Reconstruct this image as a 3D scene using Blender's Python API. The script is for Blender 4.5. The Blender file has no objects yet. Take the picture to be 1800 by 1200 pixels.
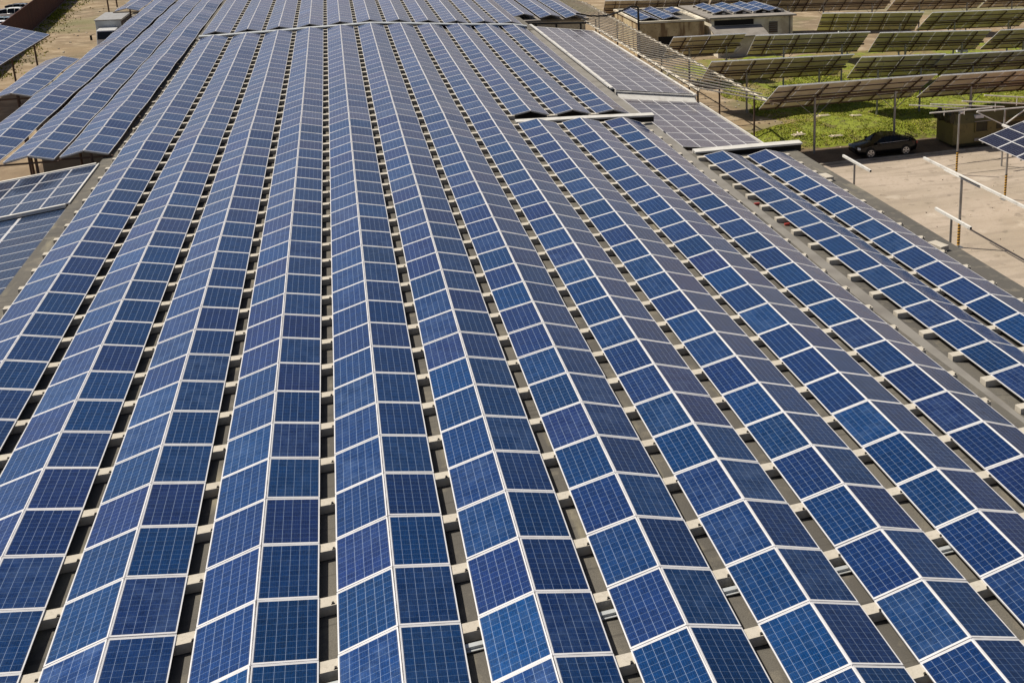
import bpy, math, random
from mathutils import Vector, Matrix
R = random.Random(7)
sc = bpy.context.scene
col = sc.collection
# ------------------------------------------------------------------ camera, sky, sun
F_PX, PITCH, YAW, ROLL = 1904.3, 0.272, 0.383, 0.007
CAM = Vector((0.0405, -16.4456, 12.4138))
_fw = Vector((math.sin(YAW)*math.cos(PITCH), math.cos(YAW)*math.cos(PITCH), -math.sin(PITCH)))
_rt = Vector((math.cos(YAW), -math.sin(YAW), 0)); _up = _rt.cross(_fw)
RT = _rt*math.cos(ROLL)+_up*math.sin(ROLL); UP = -_rt*math.sin(ROLL)+_up*math.cos(ROLL)
cd = bpy.data.cameras.new('camera'); cam = bpy.data.objects.new('camera', cd); col.objects.link(cam)
cam.matrix_world = Matrix(((RT.x, UP.x, -_fw.x, CAM.x), (RT.y, UP.y, -_fw.y, CAM.y), (RT.z, UP.z, -_fw.z, CAM.z), (0, 0, 0, 1)))
cd.sensor_width = 36; cd.lens = 38.086; cd.shift_x = -0.2573; cd.shift_y = -0.1679; cd.clip_end = 3000; cd.clip_start = 0.5
sc.camera = cam
SUN = Vector((-2.1, 1.4, 3.75)).normalized()
w = bpy.data.worlds.new("World"); sc.world = w; w.use_nodes = True
sky = w.node_tree.nodes.new('ShaderNodeTexSky'); sky.sky_type = 'NISHITA'; sky.sun_disc = False
sky.sun_elevation = math.asin(SUN.z); sky.sun_rotation = math.atan2(SUN.x, SUN.y)
sky.air_density = 1.0; sky.dust_density = 2.5; sky.ozone_density = 1.0
_n = w.node_tree.nodes; _l = w.node_tree.links
hs = _n.new('ShaderNodeHueSaturation'); hs.inputs['Saturation'].default_value = 1.0; hs.inputs['Value'].default_value = 1.0; _l.new(sky.outputs[0], hs.inputs['Color'])
tc = _n.new('ShaderNodeTexCoord'); mp = _n.new('ShaderNodeMapping'); mp.inputs['Scale'].default_value = (1, 1, 3); _l.new(tc.outputs['Generated'], mp.inputs[0])
cl = _n.new('ShaderNodeTexNoise'); cl.inputs['Scale'].default_value = 3.5; cl.inputs['Detail'].default_value = 6; _l.new(mp.outputs[0], cl.inputs[0])
cr = _n.new('ShaderNodeMapRange'); cr.inputs[1].default_value = .40; cr.inputs[2].default_value = .62; cr.inputs[3].default_value = .22; cr.inputs[4].default_value = .95; _l.new(cl.outputs[0], cr.inputs[0])
cm = _n.new('ShaderNodeMix'); cm.data_type = 'RGBA'; _l.new(hs.outputs[0], cm.inputs[6]); 
cx_ = _n.new('ShaderNodeMix'); cx_.data_type = 'RGBA'; cx_.inputs[6].default_value = (6.8, 7.4, 10.2, 1); cx_.inputs[7].default_value = (11.5, 9.6, 8.6, 1)   # unseen thin cloud added for panel reflections, tinted cooler left, warmer right
cmx = _n.new('ShaderNodeMapRange'); cmx.inputs[1].default_value = -.4; cmx.inputs[2].default_value = .5; sx0 = _n.new('ShaderNodeSeparateXYZ'); _l.new(tc.outputs['Generated'], sx0.inputs[0]); _l.new(sx0.outputs[0], cmx.inputs[0]); _l.new(cmx.outputs[0], cx_.inputs[0]); _l.new(cx_.outputs[2], cm.inputs[7])
sx = _n.new('ShaderNodeSeparateXYZ'); _l.new(tc.outputs['Generated'], sx.inputs[0])
hz = _n.new('ShaderNodeMapRange'); hz.inputs[1].default_value = .10; hz.inputs[2].default_value = .36; hz.inputs[3].default_value = 1; hz.inputs[4].default_value = .0; _l.new(sx.outputs[2], hz.inputs[0])   # added clouds kept low so that steep panel reflections stay dark
mm_ = _n.new('ShaderNodeMath'); mm_.operation = 'MULTIPLY'; _l.new(cr.outputs[0], mm_.inputs[0]); _l.new(hz.outputs[0], mm_.inputs[1]); _l.new(mm_.outputs[0], cm.inputs[0])
_l.new(cm.outputs[2], _n['Background'].inputs[0])
_n['Background'].inputs[1].default_value = 0.052
sl = bpy.data.lights.new('sun', 'SUN'); sl.energy = 4.9; sl.angle = math.radians(0.53); sl.color = (1, 0.915, 0.77)
so = bpy.data.objects.new('sun', sl); col.objects.link(so); so.rotation_euler = SUN.to_track_quat('Z', 'Y').to_euler()
sc.view_settings.view_transform = 'Standard'; sc.view_settings.look = 'None'; sc.view_settings.gamma = 1
sc.view_settings.exposure = 0.17

def px(P):      # where a point shows, in 1800x1200 units (only used to choose what is built in detail)
    d = Vector(P)-CAM; z = max(d.dot(_fw), .1)
    return 1363.2+F_PX*d.dot(RT)/z, 297.9-F_PX*d.dot(UP)/z, z

# ------------------------------------------------------------------ materials
MATS = {}
def mat(name, c, rough=.7, metal=0, noise=None, bump=None, spec=.5, coat=0):
    """noise = list of (scale, strength, colour) overlays with world-space coordinates"""
    m = bpy.data.materials.new(name); m.use_nodes = True; nt = m.node_tree; N = nt.nodes; L = nt.links
    b = N['Principled BSDF']; b.inputs['Roughness'].default_value = rough; b.inputs['Metallic'].default_value = metal
    b.inputs['Specular IOR Level'].default_value = spec; b.inputs['Coat Weight'].default_value = coat
    out = None
    rgb = N.new('ShaderNodeRGB'); rgb.outputs[0].default_value = (*c, 1); out = rgb.outputs[0]
    geo = N.new('ShaderNodeNewGeometry')
    for (s, lo, hi, c2, st) in (noise or []):
        mp = N.new('ShaderNodeMapping'); L.new(geo.outputs['Position'], mp.inputs[0])
        if isinstance(s, tuple): mp.inputs['Scale'].default_value = s; s = 1
        t = N.new('ShaderNodeTexNoise'); t.inputs['Scale'].default_value = s; t.inputs['Detail'].default_value = 6; L.new(mp.outputs[0], t.inputs[0])
        r = N.new('ShaderNodeMapRange'); r.inputs[1].default_value = lo; r.inputs[2].default_value = hi; r.inputs[4].default_value = st; L.new(t.outputs[0], r.inputs[0])
        mx = N.new('ShaderNodeMix'); mx.data_type = 'RGBA'; L.new(r.outputs[0], mx.inputs[0]); L.new(out, mx.inputs[6]); mx.inputs[7].default_value = (*c2, 1); out = mx.outputs[2]
    L.new(out, b.inputs['Base Color'])
    if bump:
        t = N.new('ShaderNodeTexNoise'); t.inputs['Scale'].default_value = bump[0]; t.inputs['Detail'].default_value = 8; L.new(geo.outputs['Position'], t.inputs[0])
        bp = N.new('ShaderNodeBump'); bp.inputs['Strength'].default_value = bump[1]; bp.inputs['Distance'].default_value = bump[2]; L.new(t.outputs[0], bp.inputs['Height']); L.new(bp.outputs[0], b.inputs['Normal'])
    MATS[name] = m; return m

def panel_mat(name, tones, dust=.10):
    m = bpy.data.materials.new(name); m.use_nodes = True; nt = m.node_tree; N = nt.nodes; L = nt.links
    b = N['Principled BSDF']
    def math_(op, a, c=None, d=None):
        n = N.new('ShaderNodeMath'); n.operation = op
        for i, v in enumerate((a, c, d)):
            if v is None: continue
            if isinstance(v, (int, float)): n.inputs[i].default_value = v
            else: L.new(v, n.inputs[i])
        return n.outputs[0]
    def mixc(f, a, c):
        n = N.new('ShaderNodeMix'); n.data_type = 'RGBA'
        for i, v in ((0, f), (6, a), (7, c)):
            if isinstance(v, tuple): n.inputs[i].default_value = (*v, 1)
            elif isinstance(v, (int, float)): n.inputs[i].default_value = v
            else: L.new(v, n.inputs[i])
        return n.outputs[2]
    uv = N.new('ShaderNodeUVMap'); sp = N.new('ShaderNodeSeparateXYZ'); L.new(uv.outputs[0], sp.inputs[0]); U, V = sp.outputs[0], sp.outputs[1]
    # cell area inside the white backsheet border; 6 cells across, 10 along
    u0, v0 = .012, .017
    cu = math_('MULTIPLY', math_('DIVIDE', math_('SUBTRACT', U, u0), 1-2*u0), 6.)
    cv = math_('MULTIPLY', math_('DIVIDE', math_('SUBTRACT', V, v0), 1-2*v0), 10.)
    fu = math_('FRACT', cu); fv = math_('FRACT', cv)
    du = math_('MINIMUM', fu, math_('SUBTRACT', 1., fu)); dv = math_('MINIMUM', fv, math_('SUBTRACT', 1., fv))
    lu = math_('LESS_THAN', du, .017); lv = math_('LESS_THAN', dv, .014)
    bus = math_('LESS_THAN', math_('ABSOLUTE', math_('SUBTRACT', math_('FRACT', math_('MULTIPLY', fu, 4.)), .5)), .05)
    mu = math_('ABSOLUTE', math_('SUBTRACT', U, .5)); mv = math_('ABSOLUTE', math_('SUBTRACT', V, .5))
    border = math_('MAXIMUM', math_('GREATER_THAN', mu, .5-u0), math_('GREATER_THAN', mv, .5-v0))
    oi = N.new('ShaderNodeObjectInfo'); ge = N.new('ShaderNodeNewGeometry')
    rnd = math_('FRACT', math_('ADD', oi.outputs['Random'], ge.outputs['Random Per Island']))
    rnd2 = math_('FRACT', math_('MULTIPLY', rnd, 17.31))
    cr = N.new('ShaderNodeValToRGB'); L.new(rnd, cr.inputs[0]); e = cr.color_ramp; e.elements[0].color = (*tones[0], 1); e.elements[1].color = (*tones[-1], 1)
    for i, t in enumerate(tones[1:-1]): x = e.elements.new((i+1)/(len(tones)-1)); x.color = (*t, 1)
    # slow drift of tone over the roof (batches of panels)
    nz = N.new('ShaderNodeTexNoise'); nz.inputs['Scale'].default_value = .22; nz.inputs['Detail'].default_value = 2; L.new(ge.outputs['Position'], nz.inputs[0])
    c = mixc(math_('MULTIPLY', nz.outputs[0], .95), cr.outputs[0], (.0010, .032, .128)) if name == 'solar_cells' else cr.outputs[0]
    # polycrystalline mottling, cell to cell shade
    cell = N.new('ShaderNodeTexWhiteNoise'); cell.noise_dimensions = '3D'; cx = N.new('ShaderNodeCombineXYZ'); L.new(math_('FLOOR', cu), cx.inputs[0]); L.new(math_('FLOOR', cv), cx.inputs[1]); L.new(rnd, cx.inputs[2]); L.new(cx.outputs[0], cell.inputs[0])
    vo = N.new('ShaderNodeTexVoronoi'); vo.inputs['Scale'].default_value = 55; L.new(ge.outputs['Position'], vo.inputs[0]); vs = N.new('ShaderNodeSeparateColor'); L.new(vo.outputs['Color'], vs.inputs[0])
    val = math_('ADD', math_('ADD', .55, math_('MULTIPLY', cell.outputs[0], .26)), math_('MULTIPLY', vs.outputs[0], .64))
    hs = N.new('ShaderNodeHueSaturation'); L.new(c, hs.inputs['Color']); L.new(val, hs.inputs['Value']); c = hs.outputs[0]
    c = c
    c = mixc(math_('MULTIPLY', bus, .05), c, (.45, .55, .7))
    c = mixc(math_('MULTIPLY', lv, .34), c, (.42, .60, .85)); c = mixc(math_('MULTIPLY', lu, .48), c, (.50, .62, .82))
    # dust, blotchy, differs from panel to panel
    dn = N.new('ShaderNodeTexNoise'); dn.inputs['Scale'].default_value = 2.3; dn.inputs['Detail'].default_value = 7; dn.inputs['Roughness'].default_value = .7; L.new(ge.outputs['Position'], dn.inputs[0])
    dr = N.new('ShaderNodeMapRange'); dr.inputs[1].default_value = .42; dr.inputs[2].default_value = .75; L.new(dn.outputs[0], dr.inputs[0])
    df = math_('ADD', dust*.12, math_('MULTIPLY', math_('MULTIPLY', dr.outputs[0], math_('POWER', rnd2, 2.)), dust*2.6))
    c = mixc(df, c, (.16, .26, .48))
    edge = N.new('ShaderNodeMapRange'); edge.inputs[1].default_value = .46; edge.inputs[2].default_value = .495; edge.inputs[4].default_value = .30; L.new(mu, edge.inputs[0]); c = mixc(edge.outputs[0], c, (.16, .15, .12))
    c = mixc(border, c, (.60, .60, .62))
    L.new(c, b.inputs['Base Color']); b.inputs['Roughness'].default_value = .52; b.inputs['Specular IOR Level'].default_value = .04
    L.new(math_('MULTIPLY', math_('SUBTRACT', 1., math_('MAXIMUM', border, math_('MULTIPLY', lu, .6))), .55), b.inputs['Metallic'])
    b.inputs['Coat Weight'].default_value = 1; b.inputs['Coat IOR'].default_value = 1.25
    rr = math_('ADD', .09, math_('MULTIPLY', dr.outputs[0], .12)); L.new(rr, b.inputs['Coat Roughness'])
    MATS[name] = m; return m

panel_mat('solar_cells', [(.0006, .023, .090), (.0015, .023, .100), (.0085, .013, .088), (.0006, .032, .115), (.0120, .015, .094), (.0006, .022, .080), (.0006, .040, .150), (.0062, .015, .080)])
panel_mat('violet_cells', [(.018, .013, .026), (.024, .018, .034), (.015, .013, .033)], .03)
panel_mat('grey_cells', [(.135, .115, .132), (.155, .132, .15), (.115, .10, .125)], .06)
panel_mat('dim_reflection_cells', [(.0006, .012, .045), (.001, .014, .052), (.0006, .017, .062), (.003, .010, .038)], .04)  # darker tones put a dimmer sky reflection into the cell colour
mat('panel_frame', (.70, .70, .73), .4, .15, noise=[(3, .45, .7, (.52, .52, .54), .6)])
mat('backsheet', (.62, .55, .42), .6, noise=[(1.5, .4, .7, (.48, .43, .33), .6)])
mat('concrete', (.47, .435, .375), .9, noise=[(1.3, .45, .65, (.42, .38, .32), .6), (14, .5, .75, (.30, .27, .22), .5)], bump=(60, .5, .01))
mat('bitumen', (.092, .086, .078), .93, noise=[((.5, .12, 1), .45, .62, (.16, .148, .125), .8), ((.2, 6, 1), .60, .66, (.05, .047, .042), .6), (2.2, .55, .72, (.24, .215, .17), .65), (40, .35, .7, (.07, .066, .06), .6), ((1.5, .25, 1), .62, .74, (.30, .27, .19), .6)], bump=(70, .6, .01))
mat('painted_gap_shade', (.035, .034, .032), .9, noise=[(1.2, .45, .7, (.06, .056, .05), .7)])  # near-black colour stands in for shade below the left rows
mat('flashing', (.50, .53, .55), .45, .3, noise=[(2, .45, .7, (.36, .37, .37), .7), ((8, 1, 1), .55, .7, (.62, .62, .6), .5)])
mat('white_flashing', (.60, .59, .565), .55, .1, noise=[(2.5, .5, .7, (.42, .40, .37), .6)])
mat('steel', (.36, .36, .36), .5, .6, noise=[(3, .45, .7, (.24, .22, .2), .7)])
mat('pale_steel', (.74, .73, .70), .45, .1, noise=[(3, .5, .7, (.45, .42, .38), .6)])
mat('lattice_rail', (.72, .66, .55), .6, 0, noise=[(3, .5, .7, (.5, .43, .33), .6)])
mat('rusty_steel', (.12, .075, .055), .8, .2, noise=[(4, .45, .7, (.07, .05, .045), .7)])
mat('dark_steel', (.035, .033, .032), .6, .3)
mat('stained_plaster', (.55, .45, .28), .9, noise=[(.5, .45, .6, (.40, .31, .18), .8), ((1.4, 1.4, .22), .50, .60, (.17, .10, .05), .85), (5, .55, .75, (.20, .15, .08), .7)], bump=(12, .4, .02))
mat('pale_plaster', (.68, .63, .52), .9, noise=[(.7, .45, .6, (.42, .36, .27), .8), (4, .6, .72, (.28, .23, .17), .6)], bump=(12, .3, .02))
mat('grey_plaster', (.20, .19, .175), .9, noise=[(.8, .45, .65, (.14, .13, .12), .8)])
mat('edge_bitumen', (.06, .058, .054), .93, noise=[(1.5, .5, .7, (.10, .095, .085), .6)])
mat('lean_roof', (.24, .22, .20), .85, noise=[(.8, .45, .65, (.17, .155, .14), .8)])
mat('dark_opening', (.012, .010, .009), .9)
mat('dirt', (.21, .155, .10), .95, noise=[(.035, .50, .58, (.13, .105, .06), .75), (.28, .54, .66, (.11, .085, .05), .6), ((.9, .16, 1), .50, .62, (.17, .12, .075), .7), ((.16, .9, 1), .56, .66, (.30, .235, .16), .6), (.09, .42, .6, (.26, .19, .11), .8), (.5, .5, .68, (.40, .32, .22), .7), (3, .5, .72, (.20, .14, .085), .65), (.04, .56, .62, (.13, .14, .05), .6)], bump=(5, .7, .08))
mat('yard_concrete', (.39, .325, .268), .92, noise=[(.16, .42, .58, (.30, .25, .195), .9), ((.25, 1.6, 1), .50, .62, (.24, .20, .16), .6), (1.3, .60, .68, (.14, .115, .09), .65), (.45, .62, .68, (.50, .44, .37), .5), (7, .5, .7, (.29, .235, .18), .6), (26, .5, .7, (.47, .40, .32), .55), (.8, .60, .68, (.32, .26, .2), .45)], bump=(30, .35, .01))
mat('asphalt', (.11, .10, .09), .92, noise=[(.5, .45, .6, (.15, .135, .115), .8), (20, .5, .7, (.07, .065, .06), .6)], bump=(30, .4, .01))
mat('oil_dirt_and_shade', (.10, .07, .045), .95, noise=[(.8, .42, .6, (.15, .105, .065), .8), (9, .5, .7, (.05, .035, .025), .6)], bump=(9, .6, .04))  # dark dirt, also used to paint shade under the left rows
mat('kerb_stone', (.30, .27, .23), .9, noise=[(1.5, .45, .65, (.18, .16, .13), .8)])
mat('red_paint', (.48, .17, .10), .85, noise=[(2.5, .45, .6, (.40, .27, .19), .8)])
mat('fence_brown', (.10, .032, .022), .8, noise=[((1, 1, .2), .4, .65, (.06, .022, .018), .8)])
mat('khaki_paint', (.135, .115, .035), .6, noise=[(.9, .45, .62, (.10, .082, .025), .8), (4, .58, .72, (.05, .042, .018), .7)])
mat('khaki_dark', (.040, .036, .014), .75, noise=[(3, .4, .7, (.02, .018, .009), .8)])
mat('black_paint', (.003, .003, .004), .25, .0, spec=.15, coat=.35)
mat('white_paint', (.72, .73, .74), .3, coat=.6); mat('teal_paint', (.06, .13, .17), .3, coat=.8); mat('navy_paint', (.02, .025, .05), .3, coat=.8); mat('pink_paint', (.5, .28, .26), .35, coat=.5)
mat('car_glass', (.004, .005, .006), .08, spec=.35); mat('rubber', (.02, .02, .02), .85); mat('alloy', (.6, .6, .62), .3, .8); mat('lamp_glass', (.75, .78, .8), .15)
mat('truck_box', (.50, .54, .56), .5, noise=[(1, .45, .65, (.40, .44, .46), .7)])
mat('truck_side', (.09, .075, .065), .8, noise=[(1, .45, .65, (.06, .05, .045), .7)])
mat('yellow_band', (.72, .40, .05), .6); mat('black_band', (.02, .02, .02), .6)
mat('red_plastic', (.34, .045, .035), .5); mat('box_white', (.66, .68, .68), .5); mat('bleached_wood', (.62, .54, .42), .8)
mat('green_cloth', (.08, .22, .17), .7)
# grass with its own per-blade colours
def grass_mat():
    m = bpy.data.materials.new('grass_blades'); m.use_nodes = True; nt = m.node_tree; N = nt.nodes; L = nt.links; b = N['Principled BSDF']
    g = N.new('ShaderNodeNewGeometry'); cr = N.new('ShaderNodeValToRGB'); L.new(g.outputs['Random Per Island'], cr.inputs[0])
    e = cr.color_ramp; e.elements[0].color = (.11, .13, .008, 1); e.elements[1].color = (.44, .43, .025, 1); x = e.elements.new(.5); x.color = (.25, .285, .010, 1); x = e.elements.new(.93); x.color = (.40, .33, .10, 1)
    t = N.new('ShaderNodeTexNoise'); t.inputs['Scale'].default_value = .35; t.inputs['Detail'].default_value = 4; L.new(g.outputs['Position'], t.inputs[0])
    mx = N.new('ShaderNodeMix'); mx.data_type = 'RGBA'; mx.blend_type = 'MULTIPLY'; r = N.new('ShaderNodeMapRange'); r.inputs[1].default_value = .4; r.inputs[2].default_value = .62; L.new(t.outputs[0], r.inputs[0]); L.new(r.outputs[0], mx.inputs[0]); L.new(cr.outputs[0], mx.inputs[6]); mx.inputs[7].default_value = (.65, .72, .6, 1)
    L.new(mx.outputs[2], b.inputs['Base Color']); b.inputs['Roughness'].default_value = .8; b.inputs['Specular IOR Level'].default_value = .2
    MATS['grass_blades'] = m
grass_mat()
mat('turf', (.17, .205, .012), .95, noise=[(.35, .45, .6, (.19, .22, .022), .8), (2.2, .5, .68, (.07, .075, .016), .8), (.22, .51, .60, (.20, .145, .065), .9), (1.1, .56, .66, (.10, .075, .03), .7)], bump=(6, .8, .08))

# ------------------------------------------------------------------ mesh helpers
class MB:
    def __init__(s): s.v = []; s.f = []; s.m = []; s.uv = {}; s.mats = []
    def mi(s, m):
        if m not in s.mats: s.mats.append(m)
        return s.mats.index(m)
    def poly(s, pts, m, uv=None):
        n = len(s.v); s.v += [tuple(p) for p in pts]; s.f.append(tuple(range(n, n+len(pts)))); s.m.append(s.mi(m))
        if uv: s.uv[len(s.f)-1] = uv
    def hexa(s, p, m):      # p: 8 corners, bottom 0-3, top 4-7
        n = len(s.v); s.v += [tuple(q) for q in p]; k = s.mi(m)
        for f in ((3, 2, 1, 0), (4, 5, 6, 7), (0, 1, 5, 4), (1, 2, 6, 5), (2, 3, 7, 6), (3, 0, 4, 7)): s.f.append(tuple(n+i for i in f)); s.m.append(k)
    def box(s, x0, x1, y0, y1, z0, z1, m, M=None):
        p = [Vector(q) for q in ((x0, y0, z0), (x1, y0, z0), (x1, y1, z0), (x0, y1, z0), (x0, y0, z1), (x1, y0, z1), (x1, y1, z1), (x0, y1, z1))]
        if M: p = [M @ q for q in p]
        s.hexa(p, m)
    def bar(s, a, b, w, h, m, up=(0, 0, 1)):
        a, b = Vector(a), Vector(b); d = (b-a).normalized(); u = Vector(up)
        if abs(d.dot(u)) > .95: u = Vector((0, 1, 0))
        r = d.cross(u).normalized()*(w/2); u = r.cross(d).normalized()*(h/2)
        s.hexa([a-r-u, a+r-u, b+r-u, b-r-u, a-r+u, a+r+u, b+r+u, b-r+u], m)
    def tube(s, a, b, r, m, n=8, r2=None, caps=True):
        a, b = Vector(a), Vector(b); d = (b-a).normalized(); q = d.to_track_quat('Z', 'Y'); r2 = r if r2 is None else r2; k = s.mi(m); n0 = len(s.v)
        for c, rr in ((a, r), (b, r2)):
            for i in range(n): t = 2*math.pi*i/n; s.v.append(tuple(c+q @ Vector((math.cos(t)*rr, math.sin(t)*rr, 0))))
        for i in range(n): j = (i+1) % n; s.f.append((n0+i, n0+j, n0+n+j, n0+n+i)); s.m.append(k)
        if caps: s.f.append(tuple(n0+n+i for i in range(n))); s.m.append(k); s.f.append(tuple(n0+n-1-i for i in range(n))); s.m.append(k)
    def path(s, pts, r, m, n=6):
        for a, b in zip(pts, pts[1:]): s.tube(a, b, r, m, n)
    def mesh(s, name, smooth=False):
        me = bpy.data.meshes.new(name); me.from_pydata(s.v, [], s.f)
        for m in s.mats: me.materials.append(MATS[m])
        me.polygons.foreach_set('material_index', s.m)
        if s.uv:
            ul = me.uv_layers.new(name='UVMap')
            for fi, uv in s.uv.items():
                for li, c in zip(me.polygons[fi].loop_indices, uv): ul.data[li].uv = c
        if smooth: me.polygons.foreach_set('use_smooth', [True]*len(s.f))
        me.update(); return me
    def build(s, name, parent=None, origin=None, smooth=False):
        """vertices are given in world space; origin moves the object's own origin"""
        o0 = Vector(origin) if origin is not None else Vector((0, 0, 0))
        if parent is not None: o0 = parent.location.copy() if parent.parent is None else parent.parent.location + parent.location
        s.v = [tuple(Vector(p)-o0) for p in s.v]
        o = bpy.data.objects.new(name, s.mesh(name, smooth)); col.objects.link(o)
        if parent is not None: o.parent = parent
        else: o.location = o0
        return o
def bevel(o, wd, seg=2):
    m = o.modifiers.new('bevel', 'BEVEL'); m.width = wd; m.segments = seg; m.limit_method = 'ANGLE'; return o
def tag(o, label, cat, group=None, kind=None):
    if label: o['label'] = label
    if cat: o['category'] = cat
    if group: o['group'] = group
    if kind: o['kind'] = kind
    return o
def struct(o, label=None): o['kind'] = 'structure'; return o
def empty(name, loc):
    o = bpy.data.objects.new(name, None); col.objects.link(o); o.location = loc; o.empty_display_size = .3; return o
def inst(name, me, parent, M):
    o = bpy.data.objects.new(name, me); col.objects.link(o)
    if parent is not None: o.parent = parent
    o.matrix_local = M; return o
ORD = ['zeroth', 'first', 'second', 'third', 'fourth', 'fifth', 'sixth', 'seventh', 'eighth', 'ninth', 'tenth', 'eleventh', 'twelfth', 'thirteenth', 'fourteenth', 'fifteenth', 'sixteenth', 'seventeenth', 'eighteenth', 'nineteenth', 'twentieth']
for tens in ('twenty', 'thirty', 'forty'):
    ORD += [tens+'-'+x for x in ORD[1:10]]
    ORD.append({'twenty': 'thirtieth', 'thirty': 'fortieth', 'forty': 'fiftieth'}[tens])

# ------------------------------------------------------------------ solar panel templates (0.99 x 1.65 m, cells 6 x 10)
PW, PL = .99, 1.65
def frame_bars(b, M=None, w_=PW, l_=PL):
    lip, d, t = .019, .036, .003
    a, c = w_/2, l_/2
    b.box(-a, a, -c, -c+lip, -d, t, 'panel_frame', M); b.box(-a, a, c-lip, c, -d, t, 'panel_frame', M)
    b.box(-a, -a+lip*.7, -c+lip, c-lip, -d, t-.0005, 'panel_frame', M); b.box(a-lip*.7, a, -c+lip, c-lip, -d, t-.0005, 'panel_frame', M)
def face(b, M=None, m='solar_cells', w_=PW, l_=PL, back=True):
    a, c = w_/2-.010, l_/2-.016; I = M or Matrix()
    b.poly([I @ Vector(p) for p in ((-a, -c, 0), (a, -c, 0), (a, c, 0), (-a, c, 0))], m, [(0, 0), (1, 0), (1, 1), (0, 1)])
    if back: b.poly([I @ Vector(p) for p in ((-a, c, -.03), (a, c, -.03), (a, -c, -.03), (-a, -c, -.03))], 'backsheet')
TPL = {}
for m in ('solar_cells', 'violet_cells', 'grey_cells', 'dim_reflection_cells'):
    b = MB(); face(b, None, m); TPL[m, 'face'] = b.mesh('panel_face')
    b = MB(); face(b, None, m); frame_bars(b); TPL[m, 'full'] = b.mesh('panel_full')
b = MB(); frame_bars(b); TPL['frame'] = b.mesh('panel_frame')
def place(M, parent, cells='solar_cells', detail=False):
    jit = Matrix.Rotation(math.radians(R.gauss(0, .22)), 4, 'X') @ Matrix.Rotation(math.radians(R.gauss(0, .22)), 4, 'Y')
    M = M @ jit
    if detail:
        o = inst('solar_panel', TPL[cells, 'face'], parent, M); inst('frame', TPL['frame'], o, Matrix())
    else: o = inst('solar_panel', TPL[cells, 'full'], parent, M)
    return o
def basis(o, ax, ay):
    ax = ax.normalized(); az = ax.cross(ay).normalized(); ay = az.cross(ax)
    return Matrix(((ax.x, ay.x, az.x, o.x), (ax.y, ay.y, az.y, o.y), (ax.z, ay.z, az.z, o.z), (0, 0, 0, 1)))

# ------------------------------------------------------------------ shape of the roof
W, H, GAP = .969, .245, .295
P = 2*W+GAP; WIDE = .957; OFF = 4.832*1.67; LK = 1.67
rowz = [-.372, -.276, -.196, -.074, 0, .105, -.021, -.17, -.325, -.437, -.536, -1.089, -1.176]
def rowx(r): return r*P + (WIDE if r >= 7 else 0)
RXs = [rowx(r) for r in range(-4, 9)]
KN = [-2, 2, 5, 8, 11, 14, 17, 19, 21, 22, 23, 24, 26, 28, 29, 30, 32, 35, 38, 42, 46]
KZ = [0, .06, .03, 0, .02, .02, -.01, -.01, 0, -.02, -.01, .02, -.04, -.04, -.05, -.04, -.07, -.07, -.05, -.01, .02]
def interp(x, xs, ys):
    if x <= xs[0]: return ys[0]
    for i in range(1, len(xs)):
        if x <= xs[i]: return ys[i-1]+(ys[i]-ys[i-1])*(x-xs[i-1])/(xs[i]-xs[i-1])
    return ys[-1]
def zlow(x, y, far=0): return interp(x, RXs, rowz)+interp(y/LK, KN, KZ)+far
FARZ = .10

# ------------------------------------------------------------------ rows of paired panels
def solar_row(name, label, group, xc, y0, n, zf, detail=lambda k: False, cat='solar row', skip=None, cells='solar_cells', pitch=LK, posts=None, base=None):
    """zf(x, y) is the height of the low edges; the ridge stands H above them"""
    loc = Vector((xc, y0, zf(xc, y0)))
    t = empty(name, loc); tag(t, label, cat, group)
    rb = MB()
    for k in range(n):
        ya, yb = y0+k*pitch, y0+(k+1)*pitch
        for s in (-1, 1):
            if skip and skip(k, s): continue
            lo = [Vector((xc+s*W, y, zf(xc+s*W, y))) for y in (ya, yb)]
            hi = [Vector((xc+s*.012, y, (zf(xc-W, y)+zf(xc+W, y))/2+H)) for y in (ya, yb)]
            c = (lo[0]+lo[1]+hi[0]+hi[1])/4
            ax = ((hi[0]+hi[1])-(lo[0]+lo[1]))*(-s); ay = (lo[1]+hi[1])-(lo[0]+hi[0])
            place(basis(c-loc, ax, ay), t, cells, detail(k))
        if k % 1 == 0:
            zl, zr, zm = zf(xc-W, ya), zf(xc+W, ya), (zf(xc-W, ya)+zf(xc+W, ya))/2
            rb.bar((xc-W+.03, ya, zl-.05), (xc-.03, ya, zm+H-.06), .04, .05, 'steel'); rb.bar((xc+.03, ya, zm+H-.06), (xc+W-.03, ya, zr-.05), .04, .05, 'steel')
    ye = y0+n*pitch
    rb.bar((xc-W+.03, ye, zf(xc-W, ye)-.05), (xc-.03, ye, zf(xc, ye)+H-.06), .04, .05, 'steel')
    rb.build('mounting_rails', t)
    if posts: posts(t)
    return t

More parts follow.
